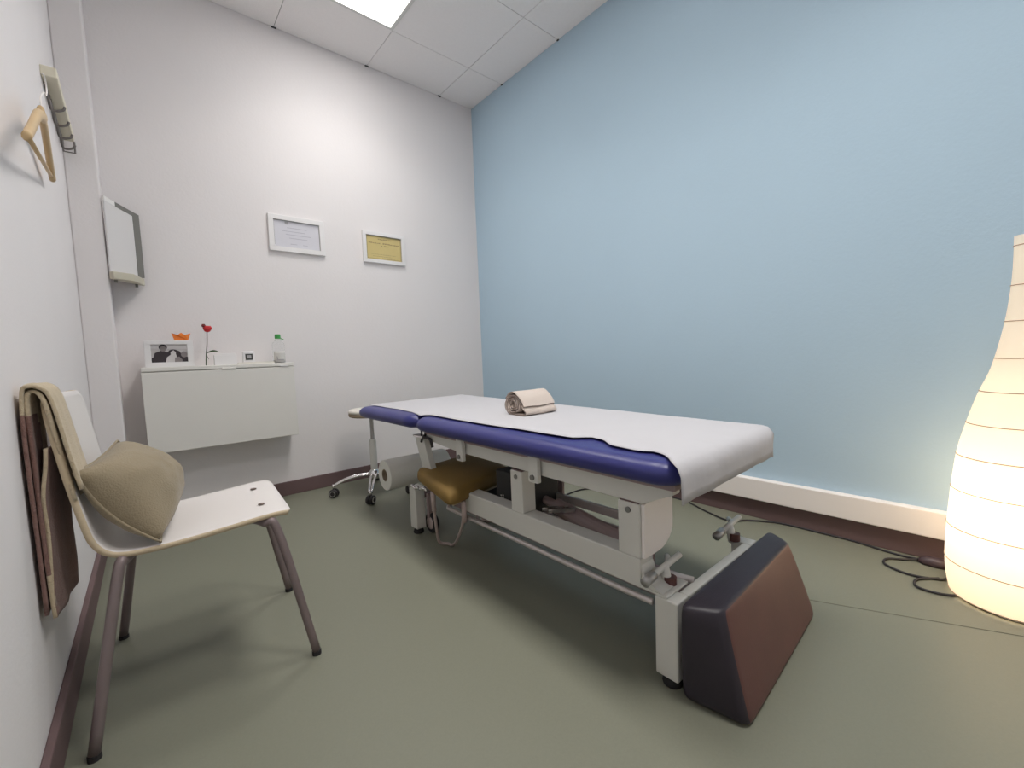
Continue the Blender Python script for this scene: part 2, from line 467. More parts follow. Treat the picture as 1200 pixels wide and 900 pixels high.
# drive under the couch: dark housing, actuator, links and control boxes
b = boxb((1.06, 1.15, .17), (1.20, 1.37, .40)); prism(b, [(1.371, .17), (1.60, .17), (1.60, .268), (1.371, .268)], 'x', 1.06, 1.20)
mb = obj('motor_housing', b, M['blackbox'], tb, bevel=.006)
b = BM()
for (y, z) in ((1.325, .300), (1.325, .289), (1.338, .297)):
    box(b, (1.0590, y-.004, z-.003), (1.0605, y+.004, z+.003))
obj('marking', b, M['label'], mb)
b = BM(); tube(b, [(1.09, .74, .262), (1.12, 1.08, .300)], .030, 16); tube(b, [(1.12, 1.08, .300), (1.13, 1.2, .312)], .016, 14)
obj('actuator', b, M['board'], tb, smooth=False)
b = BM(); bar(b, (1.02, .72, .255), (1.04, 1.07, .29), .02, .035); bar(b, (1.14, .78, .33), (1.2, 1.2, .30), .015, .03)
bar(b, (1.05, .70, .235), (1.05, .72, .345), .04, .016, (1, 0, 0))
obj('lift_link', b, M['dull_steel'], tb, bevel=.003)
obj('lift_plate', boxb((1.22, .75, .10), (1.235, 1.28, .245)), M['board'], tb, bevel=.003)
b = BM(); tube(b, smoothpath([(1.03, .715, .34), (1.02, .712, .375), (1.03, .73, .37), (1.05, .74, .33)], 5), .004, 8)
obj('cable_loop', b, M['black'], tb, smooth=True)
b = BM(); bar(b, (1.02, 1.06, .322), (1.09, 1.0, .322), .012, .012); bar(b, (1.02, 1.03, .322), (1.09, .97, .322), .012, .012)
obj('spring_pin', b, M['chrome'], tb)
b = BM(); tube(b, smoothpath([(1.3, .955, .345), (1.3, .92, .368), (1.3, .88, .374), (1.3, .84, .37)], 5), .004, 8)
obj('cable_loop', b, M['black'], tb, smooth=True)
# transport wheels by the head end legs
for x in (X0+.075, 1.40):
    b = BM(); W = Matrix.Rotation(PI/2, 4, 'Y')
    lathe(b, [(.030, -.013), (.046, -.013), (.050, -.008), (.050, .008), (.046, .013), (.030, .013)], (x, 1.855, .05), 28, W)
    wl = obj('wheel', b, M['rubber'], tb, smooth=True)
    b = BM(); lathe(b, [(.0, -.015), (.030, -.015), (.034, -.010), (.034, .010), (.030, .015), (.0, .015)], (x, 1.855, .05), 24, W)
    obj('hub', b, M['pink_tube'], wl, smooth=True)
    obj('wheel_fork', boxb((x-.02, 1.85, .075), (x+.02, 1.87, .20)), M['board'], tb, bevel=.003)
# head section support post with a black catch
b = BM()
bar(b, (X0+.035, 1.745, .262), (X0+.012, 1.800, .498), .030, .080, (0, 1, 0))
obj('head_post', b, M['white_metal'], tb, bevel=.003)
obj('post_cap', boxb((X0-.008, 1.752, .496), (X0+.028, 1.85, .504)), M['trunk'], tb, bevel=.002)
b = BM(); tube(b, smoothpath([(X0, 1.735, .545), (X0-.002, 1.74, .515), (X0-.004, 1.765, .493), (X0-.004, 1.775, .478)], 5), .006, 8)
tube(b, smoothpath([(X0-.004, 1.752, .503), (X0-.004, 1.70, .503), (X0-.004, 1.683, .49), (X0-.004, 1.675, .466)], 5), .007, 8)
tube(b, [(X0+.005, 1.785, .545), (X0+.005, 1.785, .503)], .005, 8)
obj('head_catch', b, M['black'], tb, smooth=True)
obj('head_rail', boxb((1.20, 1.70, .497), (1.26, 2.35, .524)), M['white_metal'], tb, bevel=.003)
# holder of the paper roll
b = BM()
tube(b, [(1.06, 2.29, .213), (1.40, 2.29, .213)], .0295, 16)
bar(b, (1.415, 2.29, .20), (1.415, 1.91, .21), .015, .03)
obj('roll_holder', b, M['white_metal'], tb)
b = BM()
tube(b, smoothpath([(X0+.0, 1.93, .232), (X0+.0, 1.90, .245), (X0+.0, 1.87, .236), (X0+.0, 1.84, .247)], 4), .006, 8)
tube(b, smoothpath([(X0+.002, 1.83, .240), (X0+.002, 1.80, .252), (X0+.002, 1.76, .250)], 4), .006, 8)
obj('holder_clip', b, M['chrome'], tb, smooth=True)

# paper sheet lying over the couch, hanging down at the foot end
edge = [(2.445, .972), (2.30, .972), (2.05, .975), (1.90, .965), (1.80, .945), (1.76, .945), (1.70, .968), (1.50, .962), (1.30, .962), (1.10, .970),
        (.95, .968), (.86, .970), (.83, 1.014), (.79, 1.006), (.70, .955), (.62, .950), (.585, .966), (.555, .956), (.53, .930), (.505, .902), (.47, .888)]
def near_edge(y):
    for (ya, xa), (yb, xb) in zip(edge, edge[1:]):
        if ya >= y >= yb:
            t = (ya-y)/(ya-yb); t = t*t*(3-2*t); return xa + (xb-xa)*t
    return edge[-1][1]
def far_edge(y): return 1.523 + (y-.46)/(2.43-.46)*.125
b = BM()
NS, NT = 96, 44
def sheet_pt(u, v):
    s = u*2.043                          # path: along the top from head, then down at the foot
    ytop = 2.440
    flat = 2.440 - .512
    if s <= flat: y = ytop - s; z = .6065; over = 0
    else:
        d = s - flat; R = .038
        if d < R*PI/2: a = d/R; y = .512 - R*math.sin(a); z = .6065 - R + R*math.cos(a); over = d
        else: y = .512 - R; z = .6065 - R - (d - R*PI/2); over = d
    x0 = near_edge(max(y, .455)); x1 = far_edge(max(y, .46))
    if over > 0:
        t = min(1, over/.06)
        x1 = x1 - .055*t
    x1o = x1 + .008
    w = v*(x1o - x0 + .012 - .035*min(1, over/.05))
    x = x0 + w
    zz = z
    if x > x1 - .03:                     # over the far side edge
        d = x - (x1 - .03); R = .035
        if d < R*PI/2: a = d/R; x = x1-.03 + R*math.sin(a); zz = z - R*(1-math.cos(a))
        else: x = x1-.03+R; zz = z - R - (d - R*PI/2)
    gap = math.exp(-((y-1.772)/.02)**2) * .006
    zz += .0012*noise.noise(Vector((x*9, y*9, 0))) - gap*(1 if over == 0 else 0)
    if over > .03:
        y += .004*noise.noise(Vector((x*14, 3.1, z*10)))
        zz += .010*v*(over-.03)/.10
    return (x, y, zz)
grid(b, sheet_pt, NS, NT)
tag(obj('paper_sheet', b, M['sheet'], None, smooth=True, solid=.0012, solid_off=1), 'white paper sheet spread over the blue treatment couch', 'paper sheet')

# paper roll under the head end
pr = thing('paper_roll', 'large white paper roll hung under the head of the couch', 'paper roll', (1.17, 2.29, .125))
Wm = Matrix.Rotation(PI/2, 4, 'Y')
b = BM(); lathe(b, [(.034, -.195), (.084, -.195), (.086, -.192), (.086, .192), (.084, .195), (.034, .195)], (1.175, 2.29, .213), 40, Wm)
obj('roll', b, M['paper_roll'], pr, smooth=False)
for f in bpy.data.objects[pr.children[0].name].data.polygons: f.use_smooth = abs(f.normal.x) < .5
b = BM(); lathe(b, [(.030, -.196), (.0345, -.196), (.0345, .196), (.030, .196), (.030, -.196)], (1.175, 2.29, .213), 24, Wm)
obj('cardboard_core', b, M['kraft'], pr)

# rolled towel on the couch
tw = thing('rolled_towel', 'beige towel rolled up on the white couch sheet', 'towel', (1.272, 1.385, .608), math.radians(-3))
tw.scale = (.90, .88, .88)
b = BM()
sp = []
turns = 3.1
for k in range(70):
    u = k/69
    a = -PI/2 - .5 - u*turns*2*PI
    r = .052 - .037*u
    sp.append((r*math.cos(a)*1.12, r*math.sin(a)*.92 + .050))
sp = [(.088, .008), (.075, .005), (.05, .004), (.02, .003)] + sp
for k in range(12):
    pass
def towel_pt(u, v):
    i = u*(len(sp)-1); k = min(int(i), len(sp)-2); t = i-k
    y = sp[k][0]*(1-t)+sp[k+1][0]*t; z = sp[k][1]*(1-t)+sp[k+1][1]*t
    L = .100 + .004*math.sin(u*23)
    x = -L + 2*L*v
    n = .0025*noise.noise(Vector((x*30, y*40, z*40)))
    return (x, -y + n, max(.003, z+n))
grid(b, towel_pt, 110, 20)
obj('cloth', b, [M['towel'], M['towel_edge']], tw, smooth=True, local=True, solid=.0062, solid_off=0)
b = BM()
fp = smoothpath([(-.083, .042, 0), (-.076, .052, 0), (-.066, .068, 0), (-.050, .088, 0), (-.024, .107, 0), (.006, .111, 0), (.034, .101, 0), (.056, .078, 0)], 5)
def flap(u, v):
    i = u*(len(fp)-1); k = min(int(i), len(fp)-2); t = i-k
    q = fp[k].lerp(fp[k+1], t); L = .099
    return (-L+2*L*v + .003*math.sin(u*9), q.x - .003*math.sin(v*5)*(1-u), q.y + .0015*math.sin(v*9)*(1-u))
grid(b, flap, 26, 18)
fp_top = fp
obj('loose_end', b, [M['towel'], M['towel_edge']], tw, smooth=True, local=True, solid=.006, solid_off=0)

b = BM()
fp = smoothpath([(-.086, .005, 0), (-.094, .012, 0), (-.092, .024, 0), (-.080, .034, 0), (-.066, .046, 0), (-.054, .058, 0)], 5)
grid(b, flap, 20, 18)
obj('under_fold', b, [M['towel'], M['towel_edge']], tw, smooth=True, local=True, solid=.006, solid_off=0)

# ------------------------------------------------------------------ wedge cushion on the floor
b = BM()
ws = []
BOT = [(1.590, .515), (.941, .511), (.965, .358), (1.568, .383)]
TOP = [(1.546, .512), (.922, .504), (.975, .421), (1.490, .438)]
levels = [(0.0, 2.2), (.006, .6), (.018, 0), (.07, -.3), (.13, -.35), (.19, -.25), (.232, 0), (.246, .7), (.252, 2.2)]
rings = []
for (z, ins) in levels:
    t = z/.252; pts = []
    cs = [Vector(BOT[i]).lerp(Vector(TOP[i]), t) for i in range(4)]
    ctr = sum(cs, Vector((0, 0)))/4
    cs = [c + (ctr-c).normalized()*ins*.009 for c in cs]
    for i in range(4):
        p = cs[i]; d1 = (cs[i-1]-p).normalized(); d2 = (cs[(i+1) % 4]-p).normalized(); r = .024
        for k in range(5):
            q = k/4; pts.append((p + d1*r)*(1-q)**2 + p*2*q*(1-q) + (p + d2*r)*q*q)
    rings.append([b.verts.new((q.x, q.y, z)) for q in pts])
n = len(rings[0])
for k in range(len(rings)-1):
    for i in range(n):
        f = b.faces.new([rings[k][i], rings[k][(i+1) % n], rings[k+1][(i+1) % n], rings[k+1][i]])
        if 13 <= i <= 17 and 1 <= k <= 6: f.material_index = 1
b.faces.new(rings[0][::-1]); b.faces.new(rings[-1])
wc = obj('wedge_cushion', b, [M['navy_vinyl'], M['maroon_tint']], None, smooth=True)
md = wc.modifiers.new('sub', 'SUBSURF'); md.levels = 1; md.render_levels = 1
tag(wc, 'dark vinyl wedge cushion with lamp glow coloured into its front, standing at the foot of the couch', 'cushion')

# ------------------------------------------------------------------ ochre footstool pushed under the couch
fs = thing('footstool', 'low ochre upholstered stool pushed under the blue couch', 'stool', (1.08, 1.66, 0))
Q = [(.836, 1.375), (1.245, 1.490), (1.345, 1.90), (.930, 1.825)]
def stool_seat():
    bm = BM()
    cx = sum(q[0] for q in Q)/4; cy = sum(q[1] for q in Q)/4
    loop = []
    for i in range(4):
        p = Vector(Q[i]); a = Vector(Q[i-1]); c = Vector(Q[(i+1) % 4])
        d1 = (a-p).normalized(); d2 = (c-p).normalized(); r = .05
        for k in range(6):
            t = k/5
            loop.append((p + d1*r)*(1-t)**2 + p*2*t*(1-t) + (p + d2*r)*t*t)
    n = len(loop); rings = []
    for (s, z) in ((.90, .292), (.965, .294), (.995, .303), (1.0, .316), (.99, .332), (.955, .345), (.85, .352), (.5, .357)):
        rings.append([bm.verts.new((cx+(q.x-cx)*s, cy+(q.y-cy)*s, z)) for q in loop])
    for k in range(len(rings)-1):
        for i in range(n): bm.faces.new([rings[k][i], rings[k][(i+1) % n], rings[k+1][(i+1) % n], rings[k+1][i]])
    bm.faces.new(rings[0][::-1]); bm.faces.new(rings[-1])
    return bm
obj('seat', stool_seat(), M['yellow'], fs, smooth=True)
b = BM(); 
prism(b, [(.88, 1.42), (1.19, 1.49), (1.27, 1.80), (.95, 1.76)], 'z', .278, .293); obj('seat_board', b, M['ply'], fs, bevel=.003)
def uleg(dx, dy):
    o = Vector((dx, dy, 0)); b = BM()
    pts = [(.905, 1.620, .285), (.912, 1.628, .200), (.930, 1.650, .120), (.960, 1.690, .035), (.980, 1.698, .0075), (1.0, 1.672, .0065),
           (1.0, 1.635, .012), (.985, 1.575, .055), (.955, 1.480, .155), (.932, 1.430, .225), (.925, 1.415, .285)]
    tube(b, [Vector(p) + o for p in smoothpath(pts, 5)], .0065, 10)
    for x, y in ((.905, 1.620), (.926, 1.415)):
        tube(b, [Vector((x, y, .288)) + o, Vector((x+.004, y+.003, .20)) + o], .0105, 10)
    return obj('leg', b, M['pink_tube'], fs, smooth=True)
uleg(0, 0); uleg(.29, .10)

# ------------------------------------------------------------------ swivel stool with a star base behind the couch head
st = thing('swivel_stool', 'round swivel stool with chrome star base and casters behind the couch head', 'stool', (1.10, 2.73, 0))
sx, sy = 1.10, 2.73
b = BM()
lathe(b, [(0, .524), (.128, .524), (.137, .527), (.140, .534), (.138, .543), (.130, .549), (.08, .551), (0, .552)], (sx, sy, 0), 40)
obj('seat', b, M['tray'], st, smooth=True)
b = BM(); lathe(b, [(0, .502), (.125, .502), (.136, .506), (.139, .522), (.130, .5245), (0, .5245)], (sx, sy, 0), 40)
obj('seat_rim', b, M['kraft'], st, smooth=True)
b = BM(); lathe(b, [(.012, .33), (.012, .503)], (sx, sy, 0), 20); obj('gas_lift', b, M['grey_metal'], st, smooth=True)
b = BM(); lathe(b, [(.0, .10), (.020, .10), (.022, .13), (.022, .335), (.019, .345), (.012, .346)], (sx, sy, 0), 20); obj('column', b, M['white_metal'], st, smooth=True)
bs = BM(); lathe(bs, [(0, .085), (.035, .085), (.04, .10), (.035, .13), (.022, .145)], (sx, sy, 0), 24)
base = obj('star_base', bs, M['chrome'], st, smooth=True)
for k, (cx, cy) in enumerate([(.852, 2.792), (.968, 2.485), (1.20, 2.955), (1.345, 2.65), (1.235, 2.50)]):
    b = BM()
    d = Vector((cx-sx, cy-sy, 0)); e = d.normalized(); s = Vector((-e.y, e.x, 0))
    for sg in (-1, 1):
        a0 = Vector((sx, sy, .118)) + s*sg*.015 + e*.02
        pts = [a0, Vector((sx, sy, .118)) + d*.4 + s*sg*.013, Vector((sx, sy, .105)) + d*.72 + s*sg*.010, Vector((cx, cy, .075)) + s*sg*.007]
        tube(b, smoothpath(pts, 4), .0075, 8)
    tube(b, [(cx, cy, .05), (cx, cy, .085)], .009, 10)
    arm = obj('base_arm', b, M['chrome'], st, smooth=True)
    W = Matrix.Rotation(math.atan2(s.y, s.x) - .5, 4, 'Z') @ Matrix.Rotation(PI/2, 4, 'Y')
    b = BM()
    for o_ in (-.014, .014):
        lathe(b, [(0, o_-.009), (.020, o_-.009), (.027, o_-.006), (.028, o_), (.027, o_+.006), (.020, o_+.009), (0, o_+.009)], (cx, cy, .028), 22, W)
    cs = obj('caster', b, M['black'], arm, smooth=True)
    b = BM()
    for o_ in (.0245,):
        lathe(b, [(.014, o_-.0015), (.019, o_-.0015), (.019, o_+.0015), (.014, o_+.0015), (.014, o_-.0015)], (cx, cy, .028), 22, W)
    obj('caster_ring', b, M['grey_metal'], cs)

# ------------------------------------------------------------------ chair
ch = thing('chair', 'white plywood shell chair with grey-brown tube legs against the left wall', 'chair', (.09, 1.565, 0), math.radians(-3.6))
prof = smoothpath([(-.259, .815), (-.246, .73), (-.231, .62), (-.214, .52), (-.202, .468), (-.180, .437), (-.14, .424), (-.045, .424), (.06, .432), (.150, .440), (.196, .440), (.213, .432)], 6)
prof = [(p[0], p[1]) for p in [(q.x, q.y) for q in [Vector((a[0], a[1], 0)) for a in [(p.x, p.y) for p in [Vector((v[0], v[1], 0)) for v in prof]]]]]
b = BM()
def shell(u, v):
    i = u*(len(prof)-1); k = min(int(i), len(prof)-2); t = i-k
    x = prof[k][0]*(1-t)+prof[k+1][0]*t; z = prof[k][1]*(1-t)+prof[k+1][1]*t
    hw = .205
    if u < .10:
        q = 1-u/.10; hw = .205 - .055*(1-math.sqrt(max(0, 1-q*q)))
    if u > .90:
        q = (u-.90)/.10; hw = .205 - .055*(1-math.sqrt(max(0, 1-q*q)))
    if .28 < u < .60: hw -= .004*math.sin((u-.28)/.32*PI)
    y = -hw + 2*hw*v
    bow = (1-(2*v-1)**2)
    if u < .42: x -= .012*bow*(1-u/.42)
    else: z -= .006*bow*(1-abs((u-.42)/.58-.4))
    return (x, y, z)
grid(b, shell, 60, 22)
obj('seat_shell', b, [M['seat_lam'], M['ply']], ch, smooth=True, local=True, solid=.013, solid_off=0)
# make the pale rim a plywood edge: handled by the rim material of the solidify modifier
for (x, y) in ((.150, .11), (.150, -.09), (-.10, .11), (-.10, -.11)):
    b = BM(); lathe(b, [(0, .0), (.009, 0), (.009, .0016), (.006, .0026), (0, .0026)], (x, y, .4455 if x > 0 else .4285), 14)
    obj('rivet', b, M['rivet'], ch, local=True, smooth=True)
def cleg(top, knee, foot):
    b = BM(); tube(b, smoothpath([top, knee[0], knee[1], foot], 8), .0115, 12)
    lg = obj('leg', b, M['leg_tube'], ch, local=True, smooth=True)
    f = Vector(foot); b = BM(); tube(b, [(f.x, f.y, .0), (f.x, f.y, .012)], .0128, 12)
    obj('leg_tip', b, M['rubber'], lg, local=True)
for s in (-1, 1):
    cleg((.10, s*.085, .418), [(.145, s*.185, .418), (.176, s*.205, .385)], (.248, s*.225, .012))
    cleg((-.12, s*.085, .405), [(-.150, s*.185, .408), (-.166, s*.215, .372)], (-.226, s*.268, .012))
b = BM()
for s in (-1, 1):
    tube(b, smoothpath([(.10, s*.085, .418), (.03, s*.078, .412), (-.05, s*.078, .406), (-.12, s*.085, .405)], 6), .0105, 10)
bar(b, (.13, -.06, .424), (.13, .06, .424), .03, .006); 
tube(b, [(.0, -.078, .411), (.0, .078, .411)], .0095, 10)
obj('seat_frame', b, M['leg_tube'], ch, local=True, smooth=True)

# throw folded over the near end of the chair back
th = thing('throw_blanket', 'tan throw folded over the back of the white chair', 'blanket', (-.18, 1.43, .30))
def lay(path, y0, y1, name, m, thick, seed, nv=12, amp=.0035):
    P = smoothpath([(p[0], 0, p[1]) for p in path], 6)
    b = BM()
    def f(u, v):
        i = u*(len(P)-1); k = min(int(i), len(P)-2); t = i-k
        q = P[k].lerp(P[k+1], t)
        w = noise.noise(Vector((u*4+seed, v*3, seed)))
        y = y0 + (y1-y0)*v + .008*noise.noise(Vector((u*5, seed, v)))
        sk = (y-1.36)*.063
        return (q.x + sk + amp*w + amp*.8*math.sin(v*11+seed), y, q.z + .004*w)
    grid(b, f, 44, nv)
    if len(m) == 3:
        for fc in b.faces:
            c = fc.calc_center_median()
            if c.x < -.197 and c.z < .77: fc.material_index = 2  # lower back of the throw gets the painted shade
    return obj(name, b, m, th, smooth=True, solid=thick, solid_off=0)
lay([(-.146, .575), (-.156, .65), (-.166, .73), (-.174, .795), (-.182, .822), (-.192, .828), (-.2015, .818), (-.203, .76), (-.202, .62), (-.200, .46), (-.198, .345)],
    1.372, 1.49, 'inner_fold', [M['throw'], M['throw'], M['throw_shade']], .007, 1.0, amp=.002)
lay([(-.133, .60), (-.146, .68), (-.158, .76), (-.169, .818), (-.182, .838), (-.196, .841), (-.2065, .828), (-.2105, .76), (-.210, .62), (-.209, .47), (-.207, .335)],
    1.366, 1.475, 'outer_fold', [M['throw'], M['throw'], M['throw_shade']], .007, 2.3, amp=.002)
lay([(-.180, .70), (-.188, .62), (-.191, .52), (-.193, .42), (-.194, .32)], 1.375, 1.58, 'hanging_end', [M['throw_shade'], M['throw']], .007, 4.1, amp=.003)

# pillow leaning in the chair
pl_c = Vector((-.045, 1.545, .545))
A = Vector((-.142, 1.375, .640)); Bc = Vector((-.080, 1.705, .660)); Cc = Vector((.052, 1.735, .462)); D = Vector((-.004, 1.362, .438))
nrm = (Bc-A).cross(D-A).normalized()
if nrm.x < 0: nrm = -nrm
b = BM()
NU = 22
def pil(side):
    def f(u, v):
        p = A.lerp(Bc, u).lerp(D.lerp(Cc, u), v)
        # pinched edges between the corners
        e = 4*u*(1-u); g = 4*v*(1-v)
        cen = (A+Bc+Cc+D)/4
        p = p + (cen-p)*(.085*(e*(1-g)+g*(1-e)))
        p = p - nrm*(.026*g*(1-u)**2 + .010*e*(1-g))
        t = (max(0, e)*max(0, g))**.42
        w = .010*noise.noise(p*14) + .006*noise.noise(p*33)
        return p + nrm*side*((.098 if side > 0 else .036)*t + w*t) - Vector((0, 0, .006*t))
    return f
grid(b, pil(1), NU, NU); grid(b, pil(-1), NU, NU)
tag(obj('throw_pillow', b, M['pillow'], None, smooth=True), 'olive brown square pillow leaning on the white chair seat', 'pillow')
pillow = bpy.data.objects['throw_pillow']
b = BM()
ring = []
f1 = pil(1)
for k in range(NU+1): ring.append(f1(k/NU, 0))
for k in range(1, NU+1): ring.append(f1(1, k/NU))
for k in range(1, NU+1): ring.append(f1(1-k/NU, 1))
for k in range(1, NU): ring.append(f1(0, 1-k/NU))
ring.append(ring[0])
tube(b, ring, .0035, 6, cap=False)
obj('seam', b, M['pillow'], pillow, smooth=True)

# ------------------------------------------------------------------ wall rack and hanger
rk = thing('coat_rack', 'cream coat rack with dark wire hooks high on the left wall', 'coat rack', (-.2, 2.62, 1.95))
P0 = Vector((XL, 2.400, 1.985)); P1 = Vector((XL, 2.868, 1.930))
b = BM(); bar(b, P0 + Vector((.022, 0, .02)), P1 + Vector((.022, 0, .02)), .045, .040)
obj('rack_board', b, M['rack'], rk, bevel=.003)
for k in range(4):
    t = (.20, .43, .64, .83)[k]; q = P0.lerp(P1, t)
    b = BM()
    pts = [q + Vector((.006, -.055, .004)), q + Vector((.008, -.030, -.030)), q + Vector((.010, 0, -.066)), q + Vector((.024, .002, -.072)), q + Vector((.044, .004, -.062)), q + Vector((.050, .004, -.048))]
    tube(b, smoothpath(pts, 5), .0046, 8)
    tube(b, smoothpath([q + Vector((.006, .030, .002)), q + Vector((.008, .012, -.03)), q + Vector((.010, 0, -.066))], 5), .0040, 8)
    obj('hook', b, M['dark_wire'], rk, smooth=True)
b = BM(); q = P1
tube(b, [q + Vector((.006, -.006, .002)), q + Vector((.006, -.006, -.050)), q + Vector((.044, -.006, -.050)), q + Vector((.044, -.006, .002))], .004, 8)
obj('end_bracket', b, M['dark_wire'], rk)

hg = thing('clothes_hanger', 'wooden clothes hanger hanging by the coat rack', 'hanger', (-.185, 1.9, 1.5))
b = BM()
ap = Vector((-.174, 1.855, 1.618)); e0 = Vector((-.166, 1.470, 1.405)); e1 = Vector((-.195, 2.165, 1.530))
left = smoothpath([ap + Vector((0, .02, .0)), ap.lerp(e0, .30) + Vector((0, 0, .012)), ap.lerp(e0, .72) + Vector((0, 0, .004)), e0], 8)
right = smoothpath([ap + Vector((0, -.02, .0)), ap.lerp(e1, .30) + Vector((0, 0, .010)), ap.lerp(e1, .72), e1], 8)
def arm(bm, pts):
    n = len(pts); rings = []
    for i, p in enumerate(pts):
        t = (pts[min(i+1, n-1)] - pts[max(i-1, 0)]).normalized()
        s = t.cross(Vector((1, 0, 0))).normalized(); k = i/(n-1)
        hh = .018*(1-.4*k); ww = .009
        rings.append([bm.verts.new(p + s*hh*math.cos(a) + Vector((1, 0, 0))*ww*math.sin(a)) for a in [2*PI*j/10 for j in range(10)]])
    for i in range(n-1):
        for j in range(10): bm.faces.new([rings[i][j], rings[i][(j+1) % 10], rings[i+1][(j+1) % 10], rings[i+1][j]])
    bm.faces.new(rings[0][::-1]); bm.faces.new(rings[-1])
arm(b, left); arm(b, right)
obj('shoulder', b, M['wood'], hg, smooth=True)
b = BM(); tube(b, [e0 + Vector((.0, .02, .006)), e1 + Vector((0, -.02, .004))], .0055, 8)
obj('trouser_bar', b, M['wood'], hg, smooth=True)
b = BM()
hk = [ap + Vector((0, 0, .0)), ap + Vector((0, .01, .05)), ap + Vector((.004, .05, .085)), ap + Vector((.004, .10, .10)), ap + Vector((.004, .13, .135)), ap + Vector((.004, .11, .16)), ap + Vector((.004, .07, .15))]
tube(b, smoothpath(hk, 5), .002, 8)
obj('hook', b, M['trunk'], hg, smooth=True)

# ------------------------------------------------------------------ small mirror with shelf across the corner
mr = thing('wall_mirror', 'small mirror with dark grey edge above a pale shelf in the corner', 'mirror', (-.04, 2.98, 1.30))
mA = Vector((-.101, 2.896, 0)); mB = Vector((.024, 3.070, 0)); md_ = (mB-mA).normalized(); mn = Vector((md_.y, -md_.x, 0))
zt0, zt1, zb0, zb1 = 1.715, 1.688, 1.335, 1.356
def quad_slab(bm, u0, u1, za0, za1, zc0, zc1, d0, d1):
    """slab between distances u0..u1 along the mirror, bottom za0->za1, top zc0->zc1, depth d0..d1"""
    L = (mB-mA).length
    vs = []
    for d in (d0, d1):
        for (u, z) in ((u0, za0), (u1, za1), (u1, zc1), (u0, zc0)):
            p = mA + md_*(u*L) + mn*d; vs.append(bm.verts.new((p.x, p.y, z)))
    for f in [(3,2,1,0),(4,5,6,7),(0,1,5,4),(1,2,6,5),(2,3,7,6),(3,0,4,7)]: bm.faces.new([vs[i] for i in f])
def zt(u): return zt0 + (zt1-zt0)*u
def zb(u): return zb0 + (zb1-zb0)*u
b = BM(); quad_slab(b, 0, .80, zb(0), zb(.80), zt(0)-.022, zt(.80)-.022, .0, .008); obj('mirror_glass', b, M['wall_reflection'], mr)
b = BM(); quad_slab(b, .80, 1.0, zb(.8), zb(1), zt(.8)-.022, zt(1)-.022, .0, .010); quad_slab(b, .30, 1.0, zt(.30)-.022, zt(1)-.022, zt(.30)-.001, zt(1), .0, .010)
obj('dark_edge', b, M['dkgrey'], mr)
b = BM(); quad_slab(b, 0, .30, zt(0)-.022, zt(.3)-.022, zt(0), zt(.3)-.001, .0, .009); obj('pale_edge', b, M['white_lac'], mr)
b = BM(); prism(b, [(-.102, 2.894), (.024, 3.07), (.030, 3.055), (-.010, 2.915), (-.085, 2.875)], 'z', 1.314, 1.350)
# front lip of the shelf
shf = obj('shelf', b, M['shelfwood'], mr, bevel=.002)
for (x, y) in ((-.080, 2.905), (-.004, 3.02)):
    obj('shelf_clip', boxb((x-.006, y-.008, 1.300), (x+.006, y+.008, 1.315)), M['dkgrey'], shf)

